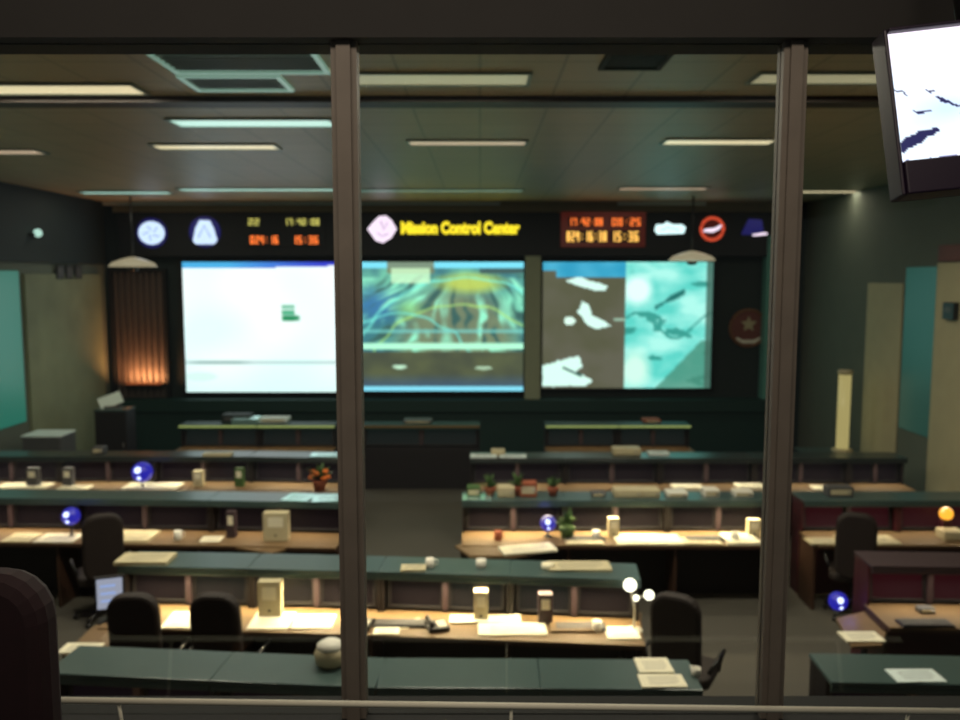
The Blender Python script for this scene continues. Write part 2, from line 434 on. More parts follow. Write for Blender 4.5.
t = text_mesh('Mission Control Center', .31, b.x-a.x, 'sign_lettering', 'text_yellow', None, ((a.x+b.x)/2, SY-.011, a.z+.01))
tag(t, 'yellow lettering reading Mission Control Center on the black sign band', 'lettering')
# seven-segment clocks
SEG = {'0': 'abcdef', '1': 'bc', '2': 'abged', '3': 'abgcd', '4': 'fgbc', '5': 'afgcd', '6': 'afgedc', '7': 'abc', '8': 'abcdefg', '9': 'abcdfg'}
def digits(s, x0, x1, zc, h, mt, parent, name='digits'):
    m = MB(); n = len(s); st = (x1-x0)/n; w = st*.74; th = h*.15
    m.box(x0, x1, -.004, 0, zc-h*.58, zc+h*.58); m.cur = 1
    for i, ch in enumerate(s):
        x = x0+i*st+st*.13
        if ch == ' ': continue
        if ch == ':':
            for dz in (-.2, .2): m.box(x+w/2-th*.4, x+w/2+th*.4, -.012, 0, zc+dz*h-th/2, zc+dz*h+th/2)
            continue
        for g in SEG[ch]:
            X0, X1, Z0, Z1 = {'a': (0, w, h/2-th, h/2), 'd': (0, w, -h/2, -h/2+th), 'g': (0, w, -th/2, th/2), 'f': (0, th, 0, h/2), 'b': (w-th, w, 0, h/2), 'e': (0, th, -h/2, 0), 'c': (w-th, w, -h/2, 0)}[g]
            m.box(x+X0, x+X1, -.012, 0, zc+Z0, zc+Z1)
    return m.build(name, ['clock_back', mt], parent)
def clock(x0, y0, x1, y1, rows, label, back):
    a, b = S(x0, y0), S(x1, y1); cx, cz = (a.x+b.x)/2, (a.z+b.z)/2
    t = thing('digital_clock', label, 'clock', (cx, SY, cz), 0, 'digital clocks in the sign band')
    W, H = b.x-a.x, a.z-b.z
    MB().box(-W/2, W/2, -.02, 0, -H/2, H/2).build('housing', back, t, .005)
    for (s, px0, px1, py, hh, mt) in rows:
        p, q = S(px0, py), S(px1, py)
        o = digits(s, p.x-cx, q.x-cx, p.z-cz, hh, mt, t); o.location = (0, -.02, 0)
clock(561, 212, 645, 247, [('17:42:08', 568, 603, 222, .15, 'digit_orange'), ('08:25', 611, 641, 222, .15, 'digit_orange'),
      ('024:16:38', 566, 607, 236.5, .2, 'digit_amber'), ('15:36', 610, 639, 236.5, .2, 'digit_amber')], 'dark red digital clock panel with two rows of orange digits above right screen', 'clock_red')
clock(242, 214, 326, 247, [('22', 248, 260, 222, .13, 'digit_yellow'), ('17:42:08', 284, 320, 222, .13, 'digit_yellow'),
      ('024:16', 250, 279, 240, .16, 'digit_orange'), ('15:36', 292, 319, 240, .16, 'digit_orange')], 'black digital clock panel with yellow over orange digits above left screen', 'sign_black')
# ------------------------------------------------------------------ beside the screens
def slat_panel():
    a = at(112, 272, WY-.08); b = at(168, 402, WY-.08); W = b.x-a.x; H = a.z-b.z
    t = thing('slatted_panel', 'tall vertical slatted wooden panel glowing orange, left of the white screen', 'wall panel', ((a.x+b.x)/2, WY, b.z))
    MB().box(-W/2, W/2, -.04, 0, 0, H).build('backing', 'slat_grey', t)
    m = MB(); n = 8
    for i in range(n): x = -W/2+(i+.5)*W/n; m.box(x-.03, x+.03, -.1, -.04, 0, H)
    m.build('slats', 'slat_grey', t)
    MB().box(-W/2-.06, -W/2, -.14, 0, 0, H).box(W/2, W/2+.06, -.14, 0, 0, H).box(-W/2-.06, W/2+.06, -.14, 0, H, H+.06).build('frame', 'wall_black', t)
    c = at(142, 380, WY-.35)
    u = thing('uplight', 'small orange uplight at the foot of the slatted wooden panel', 'lamp', (c.x, WY-.3, c.z-.1))
    MB().box(-.4, .4, -.05, .3, -.03, .0).build('bracket', 'black_plastic', u)
    MB().box(-.35, .35, .02, .06, .0, .03).build('tube', 'orange_lamp', u)
    l = bpy.data.lights.new('uplight_lamp', 'AREA'); l.shape = 'RECTANGLE'; l.size = .7; l.size_y = .03; l.energy = 26; l.color = (1, .42, .16)
    lo = bpy.data.objects.new('uplight_lamp', l); C.objects.link(lo); lo.location = (c.x, WY-.3, c.z-.04)
    lo.rotation_euler = (PI*.86, 0, 0)
slat_panel()
c = at(748, 328, WY)
t = thing('wall_plaque', 'round reddish brown plaque on dark wall right of the screens', 'plaque', (c.x, WY, c.z))
disc('disc', .4, 0, .03, 'plaque_red', t)
m = MB(); m.tube([(.37*math.cos(a*PI/16), -.03, .37*math.sin(a*PI/16)) for a in range(33)], .03); m.build('rim', 'wood', t)
poly('star', [(.17*(1 if i % 2 == 0 else .45)*math.sin(i*PI/5), .08+.17*(1 if i % 2 == 0 else .45)*math.cos(i*PI/5)) for i in range(10)], .03, .045, 'beige_panel', t)
poly('ribbon', [(-.24, -.18), (-.12, -.24), (.12, -.24), (.24, -.18), (.24, -.24), (.12, -.31), (-.12, -.31), (-.24, -.24)], .03, .045, 'white_plastic', t)
# pendant saucers in front of sign band
proto = None
for (px, py, lab) in ((133, 264, 'pale saucer shaped pendant hanging near the left end of sign band'), (692, 258, 'pale saucer shaped pendant hanging below the red ring emblem')):
    Y = 15.6; c = at(px, py, Y)
    if proto is None:
        t = thing('saucer_pendant', lab, 'pendant', c, 0, 'two saucer pendants')
        m = MB(); m.lathe([(.42, -.05), (.43, -.04), (.36, .03), (.2, .09), (.05, .13)], 32); m.build('shade', 'saucer_glow', t)  # lit look of the saucer is emission in its own material
        m = MB(); m.lathe([(.05, -.13), (.1, -.1), (.1, -.07)], 20); m.build('lens', 'black_plastic', t)
        MB().tube([(0, 0, .13), (0, 0, CEIL-c.z)], .018).build('stem', 'black_plastic', t)
        proto = t
    else: dup(proto, c, 0, lab)
# ------------------------------------------------------------------ side walls
def wall_y(px, X):  # distance at which wall X is seen at column px
    return X*F/(px-480)
k = 20
# left wall: teal glazed panel and beige pilaster
def side_panel(name, X, s, pxa, pxb, za, zb, mt, th=.03, kind=None):
    ya, yb = wall_y(pxa, X), wall_y(pxb, X)
    x0, x1 = (X, X+th) if s > 0 else (X-th, X)
    return MB().box(x0, x1, min(ya, yb), max(ya, yb), za, zb).build(name, mt, None, .005)
o = side_panel('trim_%d' % k, XL, 1, 24, 100, 0, 3.75, 'pilaster', .05); struct(o); k += 1
o = side_panel('window_4', XL, 1, -60, 20, 1.3, 3.8, 'teal_glow', .02); struct(o)  # pane's brightness is a glow put into its material
o = side_panel('window_5', XR, -1, 905, 936, 1.35, 3.85, 'teal_glow_dim', .02); struct(o)  # same painted-in glow, dimmer
o = side_panel('trim_%d' % k, XR, -1, 938, 1000, .45, 3.9, 'beige_panel', .05); struct(o); k += 1
o = side_panel('trim_%d' % k, XR, -1, 868, 903, .45, 3.6, 'beige_panel', .03); struct(o); k += 1
o = side_panel('trim_%d' % k, XR, -1, 938, 1000, 3.92, 4.15, 'plaque_red', .05); struct(o); k += 1
# thermostat-like dark box on right panel
yy = wall_y(953, XR-.05); z_ = at(953, 311, yy).z
t = thing('wall_box', 'small dark box mounted on the beige right wall', 'wall box', (XR-.05, yy, z_))
MB().box(-.08, 0, -.14, .14, -.12, .12).build('housing', 'black_plastic', t, .01)
MB().box(-.086, -.08, -.08, .08, -.02, .05).build('cover', 'grey_plastic', t)
# lettering-like row of small plaques on left wall
for i, px in enumerate((62, 71, 80)):
    X = XL+.05; y_ = wall_y(px, X); z_ = at(px, 272, y_).z
    t = thing('wall_frame', ['leftmost', 'middle', 'rightmost'][i]+' of three small dark frames high on the left wall panel', 'picture frame', (X, y_, z_), 0, 'small frames on the left wall')
    MB().box(0, .02, -.13, .13, -.12, .12).build('frame', 'black_plastic', t, .004)
    MB().box(.02, .024, -.1, .1, -.09, .09).build('picture', 'grey_plastic', t)
c = at(37, 233, wall_y(37, XL+.05))
struct(side_panel('trim_%d' % k, XL, 1, -60, 107, 3.95, CEIL, 'wall_front', .04)); k += 1
t = thing('wall_light', 'tiny white light high up on the left wall', 'wall light', (XL+.04, c.y, c.z))
MB().box(0, .08, -.08, .08, -.06, .0).build('bracket', 'grey_plastic', t)
MB().ball((.1, 0, 0), .07).build('bulb', 'lamp_cool', t)
# cabinet + tall yellow column lamp at right
def cabinet(px0, px1, Y, z1, depth, label, mt='console_dark', top='shelf_grey'):
    x0, x1 = wx(px0, Y, z1), wx(px1, Y, z1)
    t = thing('low_cabinet', label, 'cabinet', ((x0+x1)/2, Y, 0)); w = x1-x0
    MB().box(-w/2, w/2, 0, depth, .06, z1-.03).box(-w/2+.03, w/2-.03, .03, depth, 0, .06).build('body', mt, t, .005)
    MB().box(-w/2-.01, w/2+.01, -.02, depth, z1-.03, z1).build('top', top, t, .005)
    n = max(1, round(w/.55))
    for i in range(n):
        a = -w/2+i*w/n+.01; b = -w/2+(i+1)*w/n-.01
        d = MB().box(a, b, -.018, 0, .08, z1-.05).build('door', mt, t, .004)
        MB().tube([(b-.05, -.03, z1*.5-.05), (b-.05, -.03, z1*.5+.05)], .006).build('handle', 'chrome', d)
    return t
cabinet(806, 862, 13.6, .78, .5, 'dark low cabinet against the right wall under the tall pale column')
c = at(843, 455, 13.75)
t = thing('column_lamp', 'tall slim pale yellow column standing on cabinet near right wall', 'column lamp', (c.x, 13.8, .78))
MB().lathe([(.17, 0), (.17, .03), (.1, .05)], 24).build('base', 'beige_plastic', t)
m = MB(); m.lathe([(.1, .05), (.1, 1.3)], 24); m.build('tube', 'yellow_lamp', t)
MB().lathe([(.1, 1.3), (.12, 1.31), (.12, 1.37), (.02, 1.38)], 24).build('cap', 'beige_plastic', t)
cabinet(22, 60, 13.0, 1.2, .5, 'pale topped cabinet against the left wall under the teal window', 'grey_plastic', 'paper_cool')
# ------------------------------------------------------------------ ceiling fixtures
def troffer(px0, px1, py, label, mt='lamp_warm', dpt=.3):
    v = (360-py)/F; Y = (CEIL-CZ)/((-sp+v*cp)/(cp+v*sp))
    x0, x1 = wx(px0, Y, CEIL), wx(px1, Y, CEIL); w = x1-x0
    t = thing('ceiling_light', label, 'ceiling light', ((x0+x1)/2, Y, CEIL), 0, 'recessed lights in the ceiling')
    MB().box(-w/2, w/2, -dpt/2, dpt/2, -.012, -.002).build('diffuser', mt, t)
    m = MB(); e = .03
    m.box(-w/2-e, -w/2, -dpt/2-e, dpt/2+e, -.02, 0); m.box(w/2, w/2+e, -dpt/2-e, dpt/2+e, -.02, 0)
    m.box(-w/2, w/2, -dpt/2-e, -dpt/2, -.02, 0); m.box(-w/2, w/2, dpt/2, dpt/2+e, -.02, 0)
    m.build('frame', 'vent_metal', t)
    return (x0+x1)/2, Y, w
TR = []
for (a, b, y, lab, mt, dp) in (
    (-28, 138, 88, 'nearest ceiling light at far left of photo, warm strip', 'lamp_warm', .32),
    (356, 527, 78, 'nearest ceiling light in the middle pane, beside the left mullion', 'lamp_dim', .34),
    (756, 900, 77, 'nearest ceiling light behind the right mullion', 'lamp_dim', .3),
    (175, 332, 122, 'glowing cool white strip standing for a screen reflection, left pane ceiling', 'lamp_cool', .36),  # reflection of the screens, added as a glowing strip
    (-70, 40, 151, 'warm ceiling light at the left edge, third row', 'lamp_warm2', .3),
    (156, 276, 146, 'warm ceiling light just beyond the bright cool strip', 'lamp_warm', .3),
    (410, 525, 142, 'slim warm ceiling light above the yellow lettering', 'lamp_warm2', .26),
    (665, 772, 141, 'warm ceiling light just left of the right mullion', 'lamp_warm', .3),
    (82, 170, 192, 'farthest row ceiling light, leftmost', 'lamp_cool', .3),
    (180, 334, 189, 'farthest row long cool ceiling light above left screen', 'lamp_cool', .3),
    (360, 522, 190, 'farthest row cool ceiling light above middle screen', 'glow_cool2', .3),
    (620, 706, 188, 'farthest row ceiling light above right screen', 'lamp_warm2', .3),
    (800, 880, 191, 'farthest row ceiling light right of the right mullion', 'lamp_warm', .3)):
    if mt not in M:
        if mt == 'lamp_dim': emit(mt, (200, 190, 150), .55)
        if mt == 'lamp_warm2': emit(mt, (225, 195, 165), .7)
        if mt == 'glow_cool2': emit(mt, (150, 190, 170), .5)
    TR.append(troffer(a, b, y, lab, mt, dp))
def diffuser(px0, px1, pya, pyb, label, mt, rim='vent_metal'):
    def Yc(py): v = (360-py)/F; return (CEIL-CZ)/((-sp+v*cp)/(cp+v*sp))
    Ya, Yb = Yc(pya), Yc(pyb); x0, x1 = wx(px0, Ya, CEIL), wx(px1, Ya, CEIL); w = x1-x0; d = Yb-Ya
    t = thing('ceiling_vent', label, 'ceiling vent', ((x0+x1)/2, (Ya+Yb)/2, CEIL), 0, 'square vents in the ceiling')
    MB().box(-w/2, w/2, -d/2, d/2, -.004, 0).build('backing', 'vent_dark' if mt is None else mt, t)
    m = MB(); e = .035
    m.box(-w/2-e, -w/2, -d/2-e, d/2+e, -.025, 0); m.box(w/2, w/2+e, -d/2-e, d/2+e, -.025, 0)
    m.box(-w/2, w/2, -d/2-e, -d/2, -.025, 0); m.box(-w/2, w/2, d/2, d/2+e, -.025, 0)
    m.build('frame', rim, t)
    m = MB(); n = 6
    for i in range(1, n): y = -d/2+i*d/n; m.box(-w/2, w/2, y-.008, y+.008, -.02, -.004)
    m.build('louvers', 'vent_metal' if rim != 'vent_dark' else 'grey_plastic', t)
diffuser(182, 276, 75, 88, 'ceiling vent with pale side rims in left pane, smaller one', None, 'glow_cool2')  # vent rims are no lamps; their brightness is emission in the material
diffuser(150, 310, 50, 70, 'largest ceiling vent, in left pane right under the window header', None, 'glow_cool2')
diffuser(612, 668, 52, 66, 'dark ceiling vent in the middle pane, near the window header', None, 'vent_dark')
# ------------------------------------------------------------------ consoles
DZ = .75; SZ = 1.16
emit('edge_glow', (190, 205, 120), .6); emit('edge_amber', (120, 90, 40), .35)
def make_console(w, scr, nb=2, body='console_dark', tint='shelf_grey', edge=None):
    """origin on the floor, middle of the face; +y away from the viewer"""
    t = thing('console_unit', '', 'console', (0, 0, 0), 0, 'control consoles in rows')
    m = MB(); m.box(-w/2+.004, w/2-.004, .06, .3, 0, DZ-.05); m.box(-w/2+.004, w/2-.004, .2, .3, DZ-.05, SZ-.03)
    m.box(-w/2+.004, -w/2+.03, -.0, .2, DZ, SZ-.03); m.box(w/2-.03, w/2-.004, 0, .22, DZ, SZ-.03); m.box(-w/2+.004, w/2-.004, 0.06, .22, DZ-.05, DZ-.0)
    m.build('body', body, t, .004)
    MB().box(-w/2+.001, w/2-.001, -.09, .32, SZ-.03, SZ).box(-w/2+.001, w/2-.001, -.09, -.07, SZ-.075, SZ-.03).build('top_shelf', tint, t, .006)
    MB().box(-w/2+.06, w/2-.06, -.05, -.02, SZ-.045, SZ-.03).build('task_light', 'task_tube', t)
    if edge: MB().box(-w/2+.01, w/2-.01, -.1, -.09, SZ-.035, SZ-.005).build('edge_glow_strip', edge, t)  # glowing strip added so the shelf edge reads bright
    bw = (w-.06)/nb
    tilt = Matrix.Translation((0, .05, DZ+.03))@Matrix.Rotation(-.16, 4, 'X')
    for i in range(nb):
        cx = -w/2+.03+bw*(i+.5); hw = bw/2-.05
        m = MB(); e = .03
        m.box(cx-hw-e, cx-hw, 0, .1, 0, .33, tilt).box(cx+hw, cx+hw+e, 0, .1, 0, .33, tilt)
        m.box(cx-hw, cx+hw, 0, .1, 0, e, tilt).box(cx-hw, cx+hw, 0, .1, .33-e, .33, tilt).box(cx-hw, cx+hw, .03, .1, e, .33-e, tilt)
        mo = m.build('monitor', 'bezel', t, .004)
        MB().box(cx-hw, cx+hw, .012, .03, e, .33-e, tilt).build('screen', scr[i % len(scr)], mo)
    if nb == 2:
        MB().box(-.025, .025, .03, .08, DZ+.02, SZ-.06).build('keyset', 'binder_dark', t, .004)
    return t
SIDE = ['leftmost', 'second from left', 'third from left', 'fourth from left', 'fifth from left']
RUNS = []
def run(pts, rowname, labels=None, scr=('screen_dim',), body='console_dark', wt_label=None, power=1.0, desk=True, dd=.48, col=(1, .82, .5), tint='shelf_grey', ext=(), lights=None, nb=2, edge=None):
    """pts: hutch-face points left to right in world x,y"""
    pts = [Vector(p) for p in pts]; RUNS.append(([tuple(p) for p in pts], dd))
    nrm = []
    for i in range(len(pts)-1):
        a, b = pts[i], pts[i+1]; d = (b-a); w = d.length; ang = math.atan2(d.y, d.x); mid = (a+b)/2
        key = (round(w, 2), i % 2)
        lab = labels[i] if labels else '%s control console unit in the %s' % (SIDE[i], rowname)
        t = make_console(w, [scr[(i+j) % len(scr)] for j in range(2)], nb, body, tint, edge)
        t.location = (mid.x, mid.y, 0); t.rotation_euler = (0, 0, ang); t['label'] = lab
        nrm.append(Vector((d.y, -d.x)).normalized())
        pw = power if lights is None else power*lights[i]
        if desk and pw > 0:
            l = bpy.data.lights.new('desk_lamp', 'AREA'); l.shape = 'RECTANGLE'; l.size = w*.85; l.size_y = .04; l.energy = pw*w; l.color = col; l.spread = PI*.8
            lo = bpy.data.objects.new('desk_lamp', l); C.objects.link(lo); lo.location = (mid.x+nrm[-1].x*.05, mid.y+nrm[-1].y*.05, SZ-.05)
            lo.rotation_euler = Vector((-nrm[-1].x*.45, -nrm[-1].y*.45, 1)).to_track_quat('Z', 'Y').to_euler()
    if desk:
        fr = []
        for i, p in enumerate(pts):
            n = (nrm[max(0, i-1)]+nrm[min(len(nrm)-1, i)]).normalized(); fr.append(p+n*dd)
        back = []
        for i, p in enumerate(pts):
            n = (nrm[max(0, i-1)]+nrm[min(len(nrm)-1, i)]).normalized(); back.append(p-n*.045)
        m = MB()
        for i in range(len(pts)-1):
            m.cur = 0; m.prism([tuple(back[i]), tuple(back[i+1]), tuple(fr[i+1]), tuple(fr[i])], DZ, DZ+.012)
            m.cur = 1; m.prism([tuple(back[i]), tuple(back[i+1]), tuple(fr[i+1]), tuple(fr[i])], DZ-.03, DZ)
        for i, p in enumerate(pts):
            n = (fr[i]-p).normalized(); q = p+n*.02; r = p+n*(dd-.06); s_ = Vector((-n.y, n.x))*.015
            if 0 < i < len(pts)-1 or True:
                m.prism([tuple(q+s_), tuple(r+s_), tuple(r-s_), tuple(q-s_)], 0, DZ-.03)
        tag(m.build('worktop', ['desk', 'desk_edge']), wt_label, 'worktop', 'console worktops')
def RS(Y):
    return Y-(.13 if 6.7 < Y < 7.6 else .1 if 9 <= Y < 10 else .2 if 11.3 < Y < 12.1 else 0)
def P(px, Y, z=SZ): Y = RS(Y); return (wx(px, Y, z), Y)
W_ = lambda *a: [P(*p) for p in a]
# row 5 (nearest)
run(W_((52, 5.22), (215, 5.12), (378, 5.03), (540, 5.02), (700, 5.0)), 'nearest row', ['nearest row console unit at its left end, with plain grey shelf', 'nearest row console unit just left of left mullion', 'nearest row console unit right of left mullion, centre of the photo', 'nearest row console unit carrying the white papers at its right end'],
    wt_label='worktop of the nearest console row behind the handrail', power=.6)
run(W_((826, 5.1), (1010, 5.05)), 'x', ['nearest row console unit at the bottom right corner'], wt_label='worktop at the bottom right corner of the photo', power=.4)
# row 4
run(W_((122, 7.34), (250, 7.28), (380, 7.2), (510, 7.1), (640, 7.0)), 'second row', ['second row console unit behind the first high-back chair', 'second row console unit with the beige binder, left of mullion', 'second row console unit just right of the left mullion', 'second row console unit at the right end beside the white lamp'],
    wt_label='brightly lit cream worktop of the second console row', power=17, lights=(1, 1.25, .95, .85), scr=('screen_dim', 'screen_green'))
run(W_((868, 7.35), (1000, 7.3)), 'x', ['second row console unit at the right edge, in dark red'], body='console_red', scr=('screen_red',), wt_label='lit worktop of the dark red console at right edge', power=4, tint='binder_dark', col=(1, .85, .65))
# row 3
run(W_((-60, 9.6), (75, 9.55), (210, 9.48), (345, 9.38)), 'third row', ['third row console unit cut by the left edge of photo', 'third row console unit behind the nearer blue lamp', 'third row console unit carrying the cyan papers, left of mullion'],
    wt_label='worktop of third row left of the centre aisle', power=4.5, lights=(1.2, .8, .7), col=(1, .82, .6))
run(W_((462, 9.45), (565, 9.47), (668, 9.47), (772, 9.47)), 'third row', ['third row console unit right of centre aisle, by the plants', 'third row console unit carrying grey boxes, middle pane', 'third row console unit just left of the right mullion'],
    wt_label='bright cream worktop of third row in the middle pane', power=17, lights=(.9, 1.2, 1.0))
run(W_((802, 9.47), (900, 9.47), (1000, 9.47)), 'third row', ['third row console unit just right of the right mullion', 'third row dark red console unit with orange light'],
    wt_label='worktop of third row right of the right mullion', power=3.5, body='console_red', scr=('screen_red',), col=(1, .85, .65))
# row 2
run(W_((-40, 11.9), (58, 11.9), (154, 11.9), (250, 11.9), (345, 11.8)), 'fourth row', ['fourth row console unit at the left edge', 'fourth row console unit below the beige wall pilaster', 'fourth row console unit behind the farther blue lamp', 'fourth row console unit below the white screen'],
    wt_label='worktop of fourth row left of the centre aisle', power=4.5, tint='shelf_dark', col=(.95, .85, .65))
run(W_((470, 11.8), (565, 11.8), (660, 11.8), (755, 11.8), (850, 11.8), (905, 11.8)), 'fourth row', ['fourth row console unit beside the centre aisle', 'fourth row console unit below gap of middle and right screens', 'fourth row console unit below the right screen', 'fourth row console unit behind the right mullion', 'fourth row narrow console unit at right end'],
    wt_label='worktop of fourth row right of the centre aisle', power=3, tint='shelf_dark', col=(.95, .85, .65))
# row 1
run(tint='teal_dark', edge='edge_glow', pts=W_((180, 14.2), (258, 14.2), (336, 14.2)), rowname='x', labels=['farthest row console unit under left half of white screen', 'farthest row console unit under right half of white screen'], wt_label='worktop of farthest row under the white screen', power=.5, scr=('screen_green',))
run(tint='teal_dark', edge='edge_amber', desk=False, pts=W_((362, 14.2), (480, 14.2)), rowname='x', labels=['farthest row console unit under the middle screen'], wt_label='worktop of farthest row under the middle screen', power=.3, scr=('screen_green',))
run(tint='teal_dark', edge='edge_glow', pts=W_((545, 14.2), (618, 14.2), (690, 14.2)), rowname='x', labels=['farthest row console unit under left half of right screen', 'farthest row console unit under right half of right screen'], wt_label='worktop of farthest row under the right screen', power=.5, scr=('screen_green',))
# wedge side tables
def wedge(pix, z, label, mt='desk'):
    pts = []
    for (px, py) in pix:
        v = (360-py)/F; Y = (z-CZ)/((-sp+v*cp)/(cp+v*sp)); pts.append((wx(px, Y, z), Y))
    cx = sum(p[0] for p in pts)/len(pts); cy = sum(p[1] for p in pts)/len(pts)
    loc = [(p[0]-cx, p[1]-cy) for p in pts]
    t = thing('side_table', label, 'table', (cx, cy, 0), 0, 'angled side tables')
    m = MB(); m.prism(loc, z-.03, z); m.build('tabletop', mt, t, .004)
    MB().lathe([(.03, .03), (.03, z-.03)], 12).build('column', 'black_plastic', t)
    MB().lathe([(.2, 0), (.2, .02), (.04, .035)], 20).build('base', 'black_plastic', t)
    return t
wedge([(198, 541), (240, 536.5), (318, 537), (272, 553)], DZ, 'triangular side table pointing to viewer, left of left mullion')
wedge([(455, 545), (505, 540), (556, 541), (556, 549), (515, 556), (470, 556)], DZ, 'curved side table littered with papers, at centre aisle')
wedge([(836, 618), (868, 610), (888, 628), (882, 645), (852, 646)], DZ-.05, 'small side table with glowing blue lamp, right of mullion')
wedge([(62, 655), (92, 627), (120, 612), (124, 640), (100, 656)], DZ, 'side table with white paper, left of the first chair')
wedge([(600, 640), (612, 612), (642, 612), (640, 642)], DZ, 'side table at right end of second row under white lamp')
# ------------------------------------------------------------------ chairs
def make_chair():
    t = thing('high_back_chair', '', 'chair', (0, 0, 0), 0, 'dark office chairs')
    m = MB(); m.rbox(0, 0, .5, .48, .1, .44, .54); m.build('seat', 'chair_brown', t, .03)
    m = MB(); tl = Matrix.Translation((0, -.2, .52))@Matrix.Rotation(.1, 4, 'X')@RX
    m.rbox(0, .36, .4, .74, .15, 0, .1, tl); m.build('backrest', 'chair_brown', t, .03)
    for s in (-1, 1):
        MB().tube([(s*.25, .12, .48), (s*.29, .12, .66), (s*.29, -.14, .68), (s*.25, -.22, .6)], .018).build('armrest', 'black_plastic', t)
    MB().lathe([(.03, .1), (.03, .44)], 12).build('column', 'black_plastic', t)
    m = MB()
    for i in range(5):
        a = i*2*PI/5+.3; m.tube([(0, 0, .12), (.29*math.cos(a), .29*math.sin(a), .075)], .022)
    m.build('base', 'black_plastic', t)
    for i in range(5):
        a = i*2*PI/5+.3; MB().ball((.29*math.cos(a), .29*math.sin(a), .03), .03, 10).build('caster', 'black_plastic', t)
    return t
ch0 = None
for (px, Y, rz, lab) in (
    (147, 6.6, .05, 'dark high-back chair at the left end of the second row'),
    (229, 6.6, -.05, 'dark high-back chair between first chair and left mullion, second row'),
    (100, 8.75, .5, 'dark high-back chair in the left aisle beside the third row'),
    (856, 8.8, -.4, 'dark high-back chair behind the blue lamp, right pane'),
    (686, 6.55, -.5, 'dark high-back chair at right end of second row beside the aisle')):
    x = wx(px, Y, 1.1)
    if ch0 is None: ch0 = make_chair(); ch0.location = (x, Y, 0); ch0.rotation_euler = (0, 0, rz); ch0['label'] = lab
    else: dup(ch0, (x, Y, 0), rz, lab)
# ------------------------------------------------------------------ small things
def X_(px, Y, z): return wx(px, Y, z)
def Yz(py, z): v = (360-py)/F; return (z-CZ)/((-sp+v*cp)/(cp+v*sp))
DT = DZ+.012
def spot(px, py, z): Y = Yz(py, z); return (wx(px, Y, z), Y, z)
def papers(px0, px1, py0, py1, z, label, mt='paper', th=.008, rz=0, cat='papers', group='loose papers on consoles'):
    Ya, Yb = Yz(py1, z), Yz(py0, z); Y = (Ya+Yb)/2; x0, x1 = wx(px0, Y, z), wx(px1, Y, z); w = x1-x0; d = min(Yb-Ya, .42)
    if z in (SZ, DT):
        X0 = (x0+x1)/2; best = None
        for pts, dd in RUNS:
            for (a, b) in zip(pts, pts[1:]):
                if a[0]-.25 <= X0 <= b[0]+.25:
                    yy = a[1]+(b[1]-a[1])*max(0, min(1, (X0-a[0])/(b[0]-a[0])))
                    lo_, hi_ = (yy-.09, yy+.32) if z == SZ else (yy-dd, yy-.02)
                    d_ = abs((lo_+hi_)/2-Y)
                    if best is None or d_ < best[0]: best = (d_, lo_, hi_, pts[0][0], pts[-1][0])
        if best:
            d = min(d, best[2]-best[1]-.04); Yn = max(best[1]+d/2+.01, min(best[2]-d/2-.01, Y))
            X0 = max(best[3]+w*.3, min(best[4]-w*.3, X0)); x0, x1 = X0-w/2, X0+w/2; Y = Yn
    t = thing('paper_stack', label, cat, ((x0+x1)/2, Y, z), rz, group)
    MB().box(-w/2, w/2, -d/2, d/2, 0, th).build('sheets', mt, t)
    mt4 = Matrix.Translation((w*.04, -d*.03, 0))@Matrix.Rotation(.06, 4, 'Z')
    s = .46
    p = MB().box(-w*s, w*s, -d*s, d*s, th, th+.002, mt4).build('top_sheet', mt, t)
    m = MB()
    for i in range(4): y = d*(.28-.17*i); m.box(-w*.36, w*(.34-.1*(i == 3)), y-d*.015, y+d*.015, th+.002, th+.0026, mt4)
    m.build('print', 'ink', p)
    return t
papers(633, 666, 651, 665, SZ, 'upper white document with a dark mark, right end of the nearest shelf', th=.015)
papers(641, 686, 679, 692, SZ, 'lower white papers, right end of the nearest shelf', th=.012)
papers(906, 956, 684, 698, SZ, 'pale green white sheet on shelf at the bottom right corner', 'paper_cool')
papers(62, 100, 644, 654, DZ, 'white paper on side table left of the first chair', th=.01)
papers(167, 206, 613, 629, DT, 'cream papers on the second row between the two high-back chairs', th=.01)
papers(252, 292, 613, 630, DT, 'cream papers right of second chair, second row worktop', th=.01)
papers(294, 334, 615, 629, DT, 'cream papers beside the left mullion, second row worktop', th=.008)
papers(478, 546, 624, 636, DT, 'wide cream papers on second row worktop below middle screen', th=.012)
papers(450, 520, 613, 620, DT, 'strip of cream papers close to monitors, second row, middle pane', th=.02)
papers(606, 638, 628, 640, DT, 'cream papers below the white lamp, right end of second row', th=.012)
papers(399, 422, 620, 628, DT, 'small tilted cream sheet on second row, right of left mullion', th=.008, rz=.3)
papers(617, 683, 539, 549, DT, 'widest bright cream papers on third row worktop, middle pane', th=.015)
papers(727, 760, 539, 549, DT, 'cream papers beside the right mullion, third row worktop', th=.03)
papers(500, 555, 546, 554, DZ, 'cream papers fanned on curved side table by centre aisle', th=.02, rz=.25)
papers(200, 222, 537, 543, DZ, 'small cream sheet on left corner of triangular side table', th=.012)
papers(278, 306, 502, 510, SZ, 'left cyan white sheet on third row shelf beside the mullion', 'glossy_cover', .01, -.2)
papers(304, 340, 506, 514, SZ, 'right cyan white sheet on third row shelf touching the mullion', 'glossy_cover', .01, .15)
papers(30, 70, 540, 549, DT, 'cream sheets under the nearer blue lamp, left edge', th=.012)
papers(0, 28, 538, 547, DT, 'dull grey papers on worktop at the left edge', 'binder_beige', .01)
papers(120, 158, 529, 540, DT, 'dull cream papers on third row right of the left aisle chair', 'binder_beige', .02)
papers(462, 492, 503, 509, SZ, 'bright white sheet on third row shelf beside the centre aisle', 'glossy_cover', th=.01)
papers(672, 702, 486, 490.5, DT, 'white papers on the fourth row below the right screen', th=.03)
